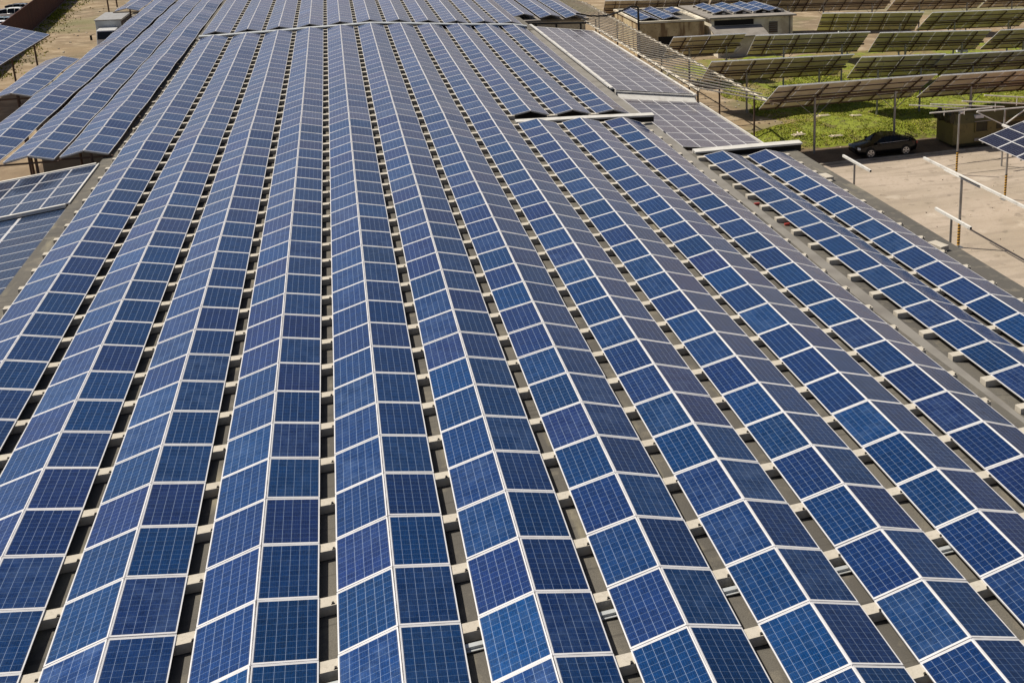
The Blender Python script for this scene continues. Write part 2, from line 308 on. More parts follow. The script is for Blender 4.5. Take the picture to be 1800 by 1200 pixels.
UPR = 'upright roof gap'
def side_words(r):
    if r >= 0: return ORD[r+1]+' ridge right of the '+UPR
    return ORD[-r]+' ridge left of the '+UPR
def dt(k, xc, y0): return px((xc, y0+k*LK, 0))[2] < 46
for r in range(-4, 9):
    xc = rowx(r)
    if r <= 3:
        k0 = {-4: 3, -3: 0, -2: -2}.get(r, -4)
        if r >= 2: k0 = -5
        solar_row('solar_row', 'near roof row of blue panel pairs, '+side_words(r), 'long rows of panel pairs on the near roof', xc, k0*LK, 45-k0, zlow, lambda k, xc=xc, k0=k0: dt(k, xc, k0*LK))
    elif r <= 6:
        solar_row('solar_row', 'near roof row of blue panel pairs, '+side_words(r), 'long rows of panel pairs on the near roof', xc, -3*LK, 26, zlow, lambda k, xc=xc: dt(k, xc, -3*LK))
        solar_row('solar_row', 'mid roof row beginning behind the short flashing, '+ORD[r-3]+' of three from its left end', 'rows behind the short flashing', xc, 40.35, 21, zlow)
    else:
        solar_row('solar_row', ('short row right of the bare roof strip, blocks showing along its left edge', 'outermost short row of panel pairs beside the yard edge of the roof')[r-7], 'short rows at the yard side', xc, OFF-4*LK, 18, zlow, lambda k, xc=xc: dt(k, xc, OFF-4*LK))
zfar = lambda x, y: zlow(x, y)+FARZ
for r in range(-4, 7):
    xc = rowx(r); y0 = 76.4
    solar_row('solar_row', 'distant row beyond the long flashing, '+side_words(r), 'distant rows beyond the long flashing', xc, y0, 22, zfar)
for i, (xc, y0) in enumerate(((15.75, 84.6), (17.95, 83.2), (20.1, 82.4))):
    solar_row('solar_row', 'distant row ending over the wall top, '+('nearest the long flashing', 'middle of three', 'beside the bare rails')[i], 'distant rows above the far wall', xc, y0, 16, lambda x, y: -.95)

t = empty('added_dark_shed', (-13.5, 82, -6.2)); tag(t, 'added low dark shed standing in for shade under the rows left of the main roof', 'building')  # added box, its dark top imitates the shade seen through the row gaps
b = MB(); b.box(-16.4, -10.75, 54, 112, -6.2, -1.46, 'grey_plaster'); b.build('wall', t)
b = MB(); b.box(-16.5, -10.72, 53.9, 112.1, -1.457, -1.35, 'painted_gap_shade'); b.build('roof', t)
# rows on steel posts left of the roof; they sag between their frames
G0 = -6.2
def zleft(i):
    def f(x, y): return -.375-.03*(1-math.cos((y-39)/8.35*2*math.pi))-.02*math.sin(y*.37+i*2)
    return f
def left_posts(xc, y0, y1, zf, step=8.35, lean=0):
    def f(t):
        y = y0+.12
        while y < y1+.3:
            z = zf(xc, y)-.14
            b = MB(); b.tube((xc-W-.15, y, z), (xc+W+.15, y, z), .045, 'rusty_steel', 6); b.build('cross_beam', t)
            b = MB(); b.tube((xc+.25, y, G0), (xc+.25, y, z+.28), .06, 'rusty_steel', 8); b.build('post', t)
            y += step
    return f
LR = [(-11.32, 39.3, 42, 'rusty post row next to the left roof edge'), (-13.38, 38.9, 43, 'second row out from the left roof edge, standing on rusty posts'), (-15.55, 38.9, 43, 'third row out from the left roof edge, running beside the white truck'), (-17.6, 55.3, 8, 'shortest row on posts, ending in front of the dirt track')]
for i, (xc, y0, n, lab) in enumerate(LR):
    solar_row('solar_row', lab, 'rows on posts beside the left roof edge', xc, y0, n, zleft(i), posts=left_posts(xc, y0, y0+n*LK, zleft(i)))
solar_row('solar_row', 'small dusty row behind the white truck at the frame top', 'rows on posts beside the left roof edge', -17.65, 95.5, 10, zleft(4), posts=left_posts(-17.65, 95.5, 112, zleft(4)))

# ------------------------------------------------------------------ main building
def slab(b, xs, ys, zf, m, th=.25):
    """roof sheet following zf, with thickness"""
    n = len(b.v); k = b.mi(m); nx, ny = len(xs), len(ys)
    for dz in (0, -th):
        for y in ys:
            for x in xs: b.v.append((x, y, zf(x, y)+dz))
    def id(i, j, l): return n+l*nx*ny+j*nx+i
    for j in range(ny-1):
        for i in range(nx-1):
            b.f.append((id(i, j, 0), id(i+1, j, 0), id(i+1, j+1, 0), id(i, j+1, 0))); b.m.append(k)
            b.f.append((id(i, j+1, 1), id(i+1, j+1, 1), id(i+1, j, 1), id(i, j, 1))); b.m.append(k)
    for i in range(nx-1):
        b.f.append((id(i+1, 0, 0), id(i, 0, 0), id(i, 0, 1), id(i+1, 0, 1))); b.m.append(k); b.f.append((id(i, ny-1, 0), id(i+1, ny-1, 0), id(i+1, ny-1, 1), id(i, ny-1, 1))); b.m.append(k)
    for j in range(ny-1):
        b.f.append((id(0, j, 0), id(0, j+1, 0), id(0, j+1, 1), id(0, j, 1))); b.m.append(k); b.f.append((id(nx-1, j+1, 0), id(nx-1, j, 0), id(nx-1, j, 1), id(nx-1, j+1, 1))); b.m.append(k)
def frange(a, b, n): return [a+(b-a)*i/n for i in range(n+1)]
RD = .235
bld = empty('main_building', (2, 30, G0)); tag(bld, 'long flat roofed hall whose dark bitumen roof carries the main panel rows', 'building')
b = MB(); zr = lambda x, y: zlow(x, y)-RD
slab(b, [-10.6, -9.95]+[rowx(r)+d for r in range(-4, 7) for d in (0, P/2)][:-1]+[14.4, 15.35], frange(-24, 75.9, 50), zr, 'bitumen')
slab(b, [15.352, 16.6, 17.8, 18.9, 20.0, 20.95], frange(-24, 32.7, 30), zr, 'bitumen')
b.build('roof', bld)
b = MB(); slab(b, [-10.3, -6, -2, 2, 6, 10, 15.3], frange(75.903, 113, 10), lambda x, y: zr(x, y)+FARZ-.01, 'bitumen'); b.build('far_roof', bld)
b = MB(); b.box(-10.2, 15.2, -23.8, 112.8, G0, -1.0, 'grey_plaster'); b.box(15.21, 20.75, -23.8, 32.5, G0, -1.8, 'grey_plaster'); b.build('wall', bld)
# flashings (upstands) that close the roof steps
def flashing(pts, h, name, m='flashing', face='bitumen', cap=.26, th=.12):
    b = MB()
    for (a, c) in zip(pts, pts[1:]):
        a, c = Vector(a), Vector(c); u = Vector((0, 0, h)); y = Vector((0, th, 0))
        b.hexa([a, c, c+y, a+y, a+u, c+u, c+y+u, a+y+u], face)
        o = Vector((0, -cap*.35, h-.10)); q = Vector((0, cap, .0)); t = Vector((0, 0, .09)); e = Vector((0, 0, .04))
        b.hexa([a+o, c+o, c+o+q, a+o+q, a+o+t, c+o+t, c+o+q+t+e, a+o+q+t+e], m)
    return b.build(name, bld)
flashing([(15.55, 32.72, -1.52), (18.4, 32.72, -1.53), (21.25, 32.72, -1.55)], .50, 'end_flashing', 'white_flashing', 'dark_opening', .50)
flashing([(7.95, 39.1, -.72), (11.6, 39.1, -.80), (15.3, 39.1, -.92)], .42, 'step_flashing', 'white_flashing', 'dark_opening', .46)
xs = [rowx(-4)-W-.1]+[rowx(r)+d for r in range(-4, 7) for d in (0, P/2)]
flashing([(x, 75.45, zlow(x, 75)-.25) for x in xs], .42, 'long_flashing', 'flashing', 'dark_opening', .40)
b = MB(); yy = 49.0
while yy < 78: b.bar((15.38+R.uniform(-.02, .02), yy, -.95), (15.38+R.uniform(-.02, .02), yy+1.96, -.95+R.uniform(-.02, .01)), .20, .12, 'white_flashing'); yy += 2
b.build('edge_flashing', bld)
b = MB(); b.tube((15.16, 49, -.86), (15.16, 78, -.84), .05, 'steel', 8); b.build('conduit', bld)
b = MB(); b.bar((-10.62, 38.4, -.75), (-10.62, 75, -.75), .05, .25, 'dark_steel'); b.build('gutter_edge', bld)

# lean-to buildings with flat arrays on both sides
def array_thing(name, label, x0, y0, z0, nx, ny, pw, pl, tilt, sgn, rot=False, cells='grey_cells', group='flat panel fields on lean-to roofs', skip=None, cat='panel field'):
    """x0,y0,z0 = corner at the high inner side, far end; grows sgn in x and towards -y; falls with tilt"""
    loc = Vector((x0, y0, z0)); t = empty(name, loc); tag(t, label, cat, group)
    ax = Vector((sgn*math.cos(tilt), 0, -math.sin(tilt))); ay = Vector((0, -1, 0))
    for j in range(ny):
        for i in range(nx):
            if skip and skip(i, j): continue
            c = ax*(i+.5)*pw + ay*(j+.5)*pl
            if not rot: M = basis(c, ax*sgn, Vector((0, 1, 0)))
            else: M = basis(c, Vector((0, -1, 0)), ax*sgn)
            S = Matrix.Diagonal(((pw-.018)/PW, (pl-.018)/PL, 1, 1)) if not rot else Matrix.Diagonal(((pl-.018)/PW, (pw-.018)/PL, 1, 1))
            place(M @ S, t, cells)
    b = MB()
    for i in range(nx+1):
        for off in (0,):
            a = loc+ax*(i*pw); b.bar(a+Vector((0, -.02, -.07)), a+ay*(ny*pl)+Vector((0, 0, -.07)), .05, .05, 'steel')
    b.build('mounting_rails', t); return t
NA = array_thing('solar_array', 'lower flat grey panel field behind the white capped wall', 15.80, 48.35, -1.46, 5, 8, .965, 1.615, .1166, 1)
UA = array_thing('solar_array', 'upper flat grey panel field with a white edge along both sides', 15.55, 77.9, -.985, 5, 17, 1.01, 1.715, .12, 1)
LA = array_thing('solar_array', 'flat field of four panel rows left of the roof, beyond the pale seam', -10.63, 38.17, -.575, 9, 4, 1.01, 1.56, .134, -1, cells='dim_reflection_cells')
LB = array_thing('solar_array', 'flat field of wide lying panels left of the roof, nearest the camera', -10.66, 31.75, -.74, 5, 16, 1.62, .985, .134, -1, rot=True, cells='dim_reflection_cells')
def lean(name, label, x0, x1, y0, y1, z0, z1, m='lean_roof', edge=True, wall='stained_plaster'):
    t = empty(name, ((x0+x1)/2, (y0+y1)/2, G0)); tag(t, label, 'building')
    b = MB(); slab(b, [min(x0, x1), max(x0, x1)], [y0, y1], lambda x, y: z0+(z1-z0)*(x-x0)/(x1-x0), m, .18); b.build('roof', t)
    zz = min(z0, z1)-.2; b = MB(); b.box(min(x0, x1)+.1, max(x0, x1)-.12, y0+.1, y1-.1, G0, zz, wall); b.build('wall', t)
    return t
nl = lean('lean_to_building', 'low lean-to under the lower flat field beside the lawn', 15.4, 21.0, 32.95, 48.6, -1.62, -2.27)
ul = lean('lean_to_building', 'low lean-to under the upper flat field beside the bare rails', 15.4, 20.75, 48.78, 78.25, -1.18, -1.82)
b = MB(); b.hexa([(15.5, 48.62, -2.3), (20.75, 48.62, -2.9), (20.75, 48.78, -2.9), (15.5, 48.78, -2.3), (15.5, 48.62, -1.18), (20.75, 48.62, -1.80), (20.75, 48.78, -1.80), (15.5, 48.78, -1.18)], 'white_flashing'); b.build('end_wall', ul)
b = MB(); b.hexa([(15.6, 47.95, -1.50), (20.6, 47.95, -2.08), (20.6, 48.60, -1.86), (15.6, 48.60, -1.24), (15.6, 47.95, -1.46), (20.6, 47.95, -2.04), (20.6, 48.60, -1.82), (15.6, 48.60, -1.20)], 'white_flashing'); b.build('sloping_flashing', ul)
b = MB(); b.bar((20.72, 48.7, -1.72), (20.72, 78.2, -1.70), .22, .10, 'white_flashing'); b.build('edge_cap', ul); b = MB(); b.bar((15.5, 78.1, -1.05), (20.7, 78.1, -1.68), .25, .10, 'white_flashing'); b.build('edge_cap', ul); b = MB(); b.bar((15.5, 48.72, -1.10), (20.8, 48.72, -1.73), .22, .07, 'pale_steel'); b.build('edge_cap', ul)
b = MB(); b.bar((20.92, 33.0, -2.18), (20.92, 48.6, -2.17), .10, .08, 'white_flashing'); b.build('edge_cap', nl)
ll = lean('lean_to_building', 'low lean-to under the flat fields left of the main roof', -10.62, -24.0, -22, 38.6, -.93, -2.75, 'edge_bitumen')
b = MB(); b.bar((-10.7, 38.27, -.60), (-24, 38.27, -.60-13.3*.1348), .16, .12, 'white_flashing'); b.build('edge_cap', ll)
b = MB(); b.bar((-10.7, 31.84, -.64), (-24, 31.84, -.64-13.3*.1348), .14, .14, 'white_flashing'); b.build('edge_cap', ll)
b = MB(); b.bar((-10.60, 31.9, -.60), (-10.60, 38.2, -.60), .05, .10, 'white_flashing'); b.build('white_strip', ll)

# ------------------------------------------------------------------ concrete beams between the rows
def beam_mesh(ln, w_=.27, h_=.19):
    b = MB(); b.box(-ln/2, ln/2, -w_/2, w_/2, 0, h_, 'concrete'); return b.mesh('beam')
cands = []
for r in range(-4, 6):
    xg = (rowx(r)+rowx(r+1))/2
    kmax = 45 if r < 3 else 23
    for k in range(-4, kmax+1): cands.append((xg, k*LK-.15, GAP+.24, r, k))
    if r >= 3:
        for k in range(0, 20): cands.append((xg, 40.5+k*LK-.15, GAP+.24, r, 100+k))
    for k in range(0, 20): cands.append((xg, 76.6+k*LK-.15, GAP+.24, r, 200+k))
for k in range(-1, 46): cands.append((rowx(-4)-W-.02, k*LK-.12, .28, 'L', k))
for k in range(-3, 24): cands.append((rowx(6)+W+.02, k*LK-.15, .34, 'G', k))
for k in range(-4, 15): cands.append((rowx(7)-W-.10, OFF+k*LK-.15, .50, 'H', k)); cands.append(((rowx(7)+rowx(8))/2, OFF+k*LK-.15, GAP+.24, 'HI', k)); cands.append((rowx(8)+W+.05, OFF+k*LK-.15, .34, 'I', k))
vis, rest = [], []
for c in cands:
    x, y, z = px((c[0], c[1], zlow(c[0], c[1])))
    (vis if -15 < x < 1815 and -5 < y < 1215 else rest).append((z, c))
vis.sort(key=lambda t: t[0]); keep = vis[:300]; rest = [t for t in rest if t[0] < 130]+vis[300:]
gapname = {}
for r in range(-4, 6):
    n = r+1
    gapname[r] = 'of the upright roof gap' if n == 0 else ('of the %s gap %s of the upright one' % (ORD[abs(n)], 'right' if n > 0 else 'left'))
gapname.update({'L': 'along the left roof edge', 'G': 'on the left side of the bare roof strip', 'H': 'on the right side of the bare roof strip', 'HI': 'between the two short rows', 'I': 'along the yard side roof edge'})
meshes = {}; counts = {}
for z, (x, y, ln, r, k) in sorted(keep, key=lambda t: (str(t[1][3]), t[1][1])):
    if ln not in meshes: meshes[ln] = beam_mesh(ln)
    o = bpy.data.objects.new('concrete_sleeper', meshes[ln]); col.objects.link(o)
    o.location = (x+R.uniform(-.02, .02), y+R.uniform(-.02, .02), zlow(x, y)-RD+.012 + (FARZ if (isinstance(k, int) and k >= 200) else 0)); o.rotation_euler = (0, 0, R.gauss(0, .02)); o.scale = (1, R.uniform(.94, 1.06), 1)
    if z < 45 and r not in ('L', 'H'):
        if 'clamp' not in meshes:
            cb = MB(); cb.box(-.018, .018, -.125, -.085, .0, .028, 'dark_steel'); cb.box(-.03, .03, -.13, -.12, .0, .012, 'dark_steel'); meshes['clamp'] = cb.mesh('clamp')
        for q in (1,):
            cl_ = bpy.data.objects.new('clamp', meshes['clamp']); col.objects.link(cl_); cl_.parent = o; cl_.location = (q*(GAP/2-R.uniform(.02, .05)), R.uniform(-.005, .02), .19)
    counts[r] = counts.get(r, 0)+1
    tag(o, '%s concrete sleeper from the near end %s' % (ORD[counts[r]], gapname[r]), 'concrete sleeper', 'concrete sleepers under the panel rows')
b = MB()
for z, (x, y, ln, r, k) in rest:
    zz = zlow(x, y)-RD+.012+(FARZ if (isinstance(k, int) and k >= 200) else 0); b.box(x-ln/2, x+ln/2, y-.135, y+.135, zz, zz+.19, 'concrete')
tag(b.build('far_concrete_beams'), 'rest of the concrete beams showing as pale ticks in the distant gaps', 'beams', kind='stuff')
for r in range(-2, 6):
    xg = (rowx(r)+rowx(r+1))/2; y = -.47+(1.67 if r >= 3 else 0)*0
    b = MB(); z = zlow(xg, y)-RD+.03; b.box(xg-GAP/2-.12, xg+GAP/2+.12, y-.05, y+.05, z, z+.07, 'flashing'); b.box(xg-GAP/2-.12, xg+GAP/2+.12, y-.10, y-.052, z, z+.02, 'flashing')
    tag(b.build('metal_rail', origin=(xg, y, z)), 'short silver rail '+gapname[r].replace('of ', 'in ', 1), 'rail', 'silver rails lying in the roof gaps')
for i, (x, y) in enumerate(((20.15, 17.0), (20.1, 27.1))):
    b = MB(); z = zlow(x, y)-RD+.01; b.box(x-.2, x+.2, y-.36, y+.36, z, z+.2, 'concrete'); o = b.build('concrete_block', origin=(x, y, z)); o.rotation_euler = (0, 0, (.25, .1)[i]); bevel(o, .012)
    tag(o, ('big loose concrete block on the yard side roof edge, the nearer one', 'big loose concrete block on the yard side roof edge, near the parked black car')[i], 'block')
for i, (x, y, l_) in enumerate(((15.35, 23.6, .34), (15.55, 20.8, .30))):
    b = MB(); z = zlow(x, y)-RD+.01; b.box(x-l_/2*.7, x+l_/2*.7, y-.05, y+.05, z, z+.09, 'red_plastic'); o = b.build('red_brick', origin=(x, y, z)); bevel(o, .01)
    tag(o, ('small red brick on the bare roof strip, farther one', 'small red brick on the bare roof strip, nearer one')[i], 'brick')
for i, (x, y, an) in enumerate(((-10.1, 45, .3), (-10.12, 52, -.2), (-10.1, 58.5, .5))):
    b = MB(); z = zlow(x, y)-RD+.01; b.box(x-.09, x+.09, y-.12, y+.12, z, z+.12, 'concrete'); o = b.build('concrete_lump', origin=(x, y, z)); o.rotation_euler = (0, 0, an)
    tag(o, 'small concrete lump on the narrow left roof edge, %s of three' % ('nearest', 'middle', 'farthest')[i], 'lump')

# ------------------------------------------------------------------ ground and setting
def sheet(name, x0, x1, y0, y1, z, m, nx=1, ny=1, f=None):
    b = MB(); k = b.mi(m); 
    for j in range(ny+1):
        for i in range(nx+1):
            x, y = x0+(x1-x0)*i/nx, y0+(y1-y0)*j/ny; b.v.append((x, y, z+(f(x, y) if f else 0)))
    for j in range(ny):
        for i in range(nx): a = j*(nx+1)+i; b.f.append((a, a+1, a+nx+2, a+nx+1)); b.m.append(k)
    return struct(b.build(name, smooth=bool(f)))
sheet('ground', -1500, 1500, -400, 2500, G0, 'dirt')
sheet('yard_pavement', 20.8, 75, -10, 45.2, G0+.004, 'yard_concrete')
sheet('painted_shade_ground', -18.6, -10.75, 46, 115, G0+.006, 'oil_dirt_and_shade')  # shade under the left rows painted as a darker ground sheet
sheet('kerbside_dirt', 24.5, 75, 45.4, 49.8, G0+.012, 'oil_dirt_and_shade', 60, 8, lambda x, y: .04*max(0, math.sin((y-45.4)/4.4*math.pi)))
b = MB(); x = 22.0
while x < 74:
    l_ = 1.0; o = R.uniform(-.012, .012)
    b.box(x, x+l_-.015, 45.2+o, 45.38+o, G0-.05, G0+.13+R.uniform(-.015, .012), 'kerb_stone'); x += l_
struct(b.build('kerb'))
def mound(x, y):
    xm = 25.0+4.8*min(1, max(0, (y-53)/4))+.6*math.sin(y*.9)
    if x < xm: return -.10
    e = min(1, max(0, (y-49.3)/1.6))*min(1, max(0, (x-xm)/3))
    return .02+e*(.25+.30*math.exp(-((y-53)/4)**2)+.08*math.sin(x*.9+y*.5)+.06*math.sin(x*.37-y*1.1)+.05*math.sin(x*2.1+y*1.7))-.02
sheet('lawn', 23, 110, 49.3, 84, G0+.02, 'turf', 174, 70, mound)
def gr_ok(x, y):
    if mound(x, y) < -.03: return R.random() < .012
    v = math.sin(x*.9+1.2)*math.sin(y*1.3+x*.5)+.6*math.sin(x*2.3-y*1.7)
    w_ = math.sin(x*.55+2)+math.sin(y*.8-x*.3)+.7*math.sin(x*1.9+y*.6)
    if y < 50.3 and R.random() < .45: return False
    if w_ > 1.1: return R.random() < .12
    return R.random() < .75+.35*v
b = MB(); n = 0; km = b.mi('grass_blades')
while n < 80000:
    x, y = R.uniform(23.5, 66), 49.6+(R.random()**1.3)*26
    if not gr_ok(x, y): continue
    z = G0+.02+mound(x, y); a = R.uniform(0, math.pi*2); s = R.uniform(.025, .07)*(1.3 if y > 60 else 1); h = R.uniform(.03, .09); dx, dy = math.cos(a)*s, math.sin(a)*s
    t = R.uniform(-.1, .1), R.uniform(-.1, .1); i = len(b.v)
    b.v += [(x-dx, y-dy, z), (x+dx, y+dy, z), (x+t[0], y+t[1], z+h)]; b.f.append((i, i+1, i+2)); b.m.append(km); n += 1
tag(b.build('grass'), 'bright yellow green grass growing on the bank behind the black car', 'grass', kind='stuff')
b = MB(); n = 0; km = b.mi('grass_blades')
while n < 6000:
    q = R.random()
    if q < .5: y = R.uniform(96, 170); x = -30.2-.0796*(y-98)+.2+abs(R.gauss(0, 1.3))
    elif q < .8: x, y = R.uniform(-22, -10.8), R.uniform(38.8, 53.5)
    else: y = R.uniform(96, 170); x = -30.2-.0796*(y-98)+.15+abs(R.gauss(0, .5))
    if math.sin(x*1.1+y*.35)+math.sin(y*.9) < -.1 and R.random() < .8: continue
    a = R.uniform(0, 6.28); s = R.uniform(.04, .11); h = R.uniform(.05, .22); dx, dy = math.cos(a)*s, math.sin(a)*s; i = len(b.v)
    b.v += [(x-dx, y-dy, G0), (x+dx, y+dy, G0), (x+R.uniform(-.1, .1), y+R.uniform(-.1, .1), G0+h)]; b.f.append((i, i+1, i+2)); b.m.append(km); n += 1
tag(b.build('weeds'), 'sparse weeds along the brown wall and under the left rows', 'weeds', kind='stuff')
b = MB(); b.poly([(41.5, 33.5, G0+.008), (60, 33.5, G0+.008), (60, 43.2, G0+.008), (42.2, 43.2, G0+.008)], 'red_paint'); struct(b.build('painted_marking'))
# boards lying in the grass
for i, (x, y, a, l_) in enumerate(((29.0, 51.0, .2, 1.0), (31.6, 50.4, .05, 1.0), (32.9, 55.6, .1, 1.2), (35.5, 55.3, -.05, .9), (29.4, 51.6, 1.2, .6))):
    z = G0+mound(x, y)+.12; M = Matrix.Translation((x, y, z)) @ Matrix.Rotation(a, 4, 'Z')
    b = MB(); b.box(-l_/2, l_/2, -.05, .05, 0, .04, 'bleached_wood', M); b.box(-l_/2, l_/2, .22, .32, 0, .04, 'bleached_wood', M); b.box(-.3, -.22, -.05, .32, .041, .07, 'bleached_wood', M)
    tag(b.build('wooden_crate_frame', origin=(x, y, z)), 'broken bleached wooden frame lying in the grass, '+('left of the car', 'just behind the bonnet of the car', 'high on the bank under the panels', 'high on the bank near a grey post', 'leaning on another frame')[i], 'wood')

b = MB()
for i in range(560):
    if i < 200: x, y = R.uniform(-34, -14), R.uniform(60, 175)
    else: x, y = R.uniform(22.5, 36), R.uniform(49, 86)
    s_ = R.uniform(.03, .10)*(1.6 if i % 14 == 0 else 1); M = Matrix.Translation((x, y, G0+s_*.3)) @ Matrix.Rotation(R.uniform(0, 3), 4, 'Z') @ Matrix.Rotation(R.uniform(-.5, .5), 4, 'X')
    p = [M @ Vector((sx*s_*R.uniform(.6, 1.2), sy*s_*R.uniform(.5, 1), sz*s_*R.uniform(.4, .7))) for sx, sy, sz in ((-1, -1, -1), (1, -1, -1), (1, 1, -1), (-1, 1, -1), (-1, -1, 1), (1, -1, 1), (1, 1, 1), (-1, 1, 1))]
    b.hexa(p, ('kerb_stone', 'oil_dirt_and_shade', 'bleached_wood', 'kerb_stone')[i % 4])
tag(b.build('rubble'), 'scattered stones and litter on the bare dirt', 'rubble', kind='stuff')
b = MB()
for i in range(160):
    x, y = R.uniform(21.5, 50), R.uniform(12, 45); s_ = R.uniform(.01, .03); b.box(x-s_, x+s_, y-s_, y+s_, G0+.004, G0+.03+s_*.5, 'oil_dirt_and_shade' if i % 3 else 'bleached_wood')
tag(b.build('pebbles'), 'small pebbles and specks on the concrete yard', 'pebbles', kind='stuff')

# ------------------------------------------------------------------ panel tables seen from behind
def table(label, x, y, zt, ang, n, post_x=None, tilt=.575, rows=4):
    loc = Vector((x, y, zt)); ex = Vector((math.cos(ang), math.sin(ang), 0)); n_ = Vector((-math.sin(ang), math.cos(ang), 0))
    dn = n_*math.cos(tilt)-Vector((0, 0, math.sin(tilt))); nr = ex.cross(dn)
    base = Vector((x, y, G0)); t = empty('panel_table', base); tag(t, label, 'panel table', 'tilted panel tables behind the lawn')
    o = loc-base; Lx = 1.67*n
    for i in range(n):
        for j in range(rows):
            c = o+ex*(1.67*(i+.5))+dn*(1.012*(j+.5))
            place(basis(c, dn*-1, ex) if False else basis(c, dn, ex*-1), t, 'solar_cells')
    up = dn.cross(ex); up = up if up.z > 0 else -up
    bo = base+o-up*.075
    for j in (.02, 1.0, 2.0, 3.0, 3.95):
        b = MB(); b.bar(bo+dn*(1.012*j), bo+dn*(1.012*j)+ex*Lx, .06, .06, 'rusty_steel' if j > .5 else 'pale_steel', up); b.build('purlin', t)
    m = max(3, int(Lx/2.3))
    for i in range(m):
        a = bo+ex*(Lx*(i+.5)/m)-up*.08; b = MB(); b.bar(a+dn*.1, a+dn*3.95, .07, .10, 'rusty_steel', up); b.build('rafter', t)
    b = MB(); b.bar(bo-up*.2+dn*2.0, bo-up*.2+dn*2.0+ex*Lx, .10, .12, 'rusty_steel', up); b.build('main_beam', t)
    for px_ in (post_x or (.28, .80)):
        a = bo+ex*(Lx*px_)+dn*2.0-up*.2
        b = MB(); b.tube((a.x, a.y, G0-.1), a, .085, 'steel', 8); b.build('post', t)
        for s in (-1, 1):
            q = a+ex*(1.5*s)-Vector((0, 0, .05)); b = MB(); b.tube((a.x, a.y, a.z-1.3), q, .022, 'steel', 6); b.build('brace', t)
        q = a-dn*1.5; b = MB(); b.tube((a.x, a.y, a.z-1.2), q, .022, 'steel', 6); b.build('brace', t)
    return t
TB = [('panel table over the black car, first table of the front line', 25.6, 46.5, -1, 0.02, 7), ('front line panel table above the green cabin', 37.35, 46.3, -1, -.02, 7), ('front line panel table beyond the green cabin, cut by the frame', 49.3, 46.1, -1, -.02, 5),
      ('second line panel table starting behind the bare rail lattice', 25.7, 60.3, -1.7, -.045, 7), ('second line panel table, the short one in the middle', 35.5, 54.7, -1, -.13, 4), ('second line panel table with its end above the green cabin', 41.9, 53.5, -1, -.04, 7), ('second line panel table cut by the right frame edge', 53.8, 53.0, -1, -.03, 5),
      ('third line panel table in front of the stained wall', 26.5, 72.9, -1.7, 0.0, 4), ('third line panel table in front of the pale building', 31.9, 67.2, -1, -.13, 6), ('third line panel table bearing a white inverter box', 42.4, 65.2, -1, -.18, 6), ('third line panel table cut by the right frame edge', 53.0, 63.1, -1, -.06, 7),
      ('fourth line panel table with a white inverter box below its edge', 43.0, 78.4, -1, -.25, 6), ('fourth line panel table at the right frame edge', 53.3, 75.4, -1, -.06, 7),
      ('last line panel table behind the roof with two panel rows', 27.0, 100.5, -1.7, -.12, 7), ('last line panel table behind the roof with four small rows', 38.9, 99.4, -1.75, -.1, 7), ('last line panel table right of the pale building', 49.2, 98.2, -1.75, -.1, 7), ('last line panel table at the top, second from the right frame edge', 58.2, 91.3, -1.2, -.06, 7), ('last line panel table at the top right corner', 70.1, 90.5, -1.2, -.06, 7)]
for a in TB: table(*a)
for i, (x, y, z) in enumerate(((46.6, 81.2, -3.35), (52.2, 67.9, -3.4))):
    t = empty('inverter_box', (x, y, G0)); tag(t, 'white inverter box on a post, '+('beside the pale building', 'on the third line of tables')[i], 'inverter box')
    b = MB(); b.box(x-.55, x+.55, y-.15, y+.15, z-.26, z+.26, 'box_white'); bevel(b.build('cabinet', t), .02)
    b = MB(); b.box(x-.32, x-.2, y-.165, y-.151, z-.06, z+.06, 'dark_opening'); b.box(x+.15, x+.27, y-.165, y-.151, z-.04, z+.06, 'dark_opening'); b.build('switch', t)
    b = MB(); b.tube((x, y+.2, G0), (x, y+.2, z), .05, 'steel', 8); b.build('post', t)

# ------------------------------------------------------------------ bare rail lattice
t = empty('rail_lattice', (23, 49, G0)); tag(t, 'unfinished lattice of bare parallel rails sloping beside the upper flat field', 'rail lattice')
def dz(x): return -1.22-(x-20.35)*math.tan(.25)
y = 48.9; i = 0
while y < 108:
    x0 = 20.45+(.12 if i % 3 else -.06); x1 = (26.7 if y < 55 else 26.3)+R.uniform(-.12, .12); s_ = R.gauss(0, .03)
    bb = MB(); bb.bar((x0, y+s_, dz(x0)+.10), (x1, y+s_+R.gauss(0, .04), dz(x1)+.10), .10, .08, 'lattice_rail'); bb.build('rail', t)
    y += 1.69; i += 1
for xb in (20.95, 26.05):
    bb = MB(); bb.bar((xb, 48.6, dz(xb)), (xb, 108, dz(xb)), .10, .12, 'lattice_rail'); bb.build('main_beam', t)
for xb in (22.9, 25.7):
    for yy in ((51.2, 58.5, 66, 74, 82, 90, 98) if xb > 24 else (55, 71, 87)):
        bb = MB(); bb.tube((xb, yy, G0), (xb, yy, dz(xb)), .07, 'rusty_steel', 8); bb.build('post', t)

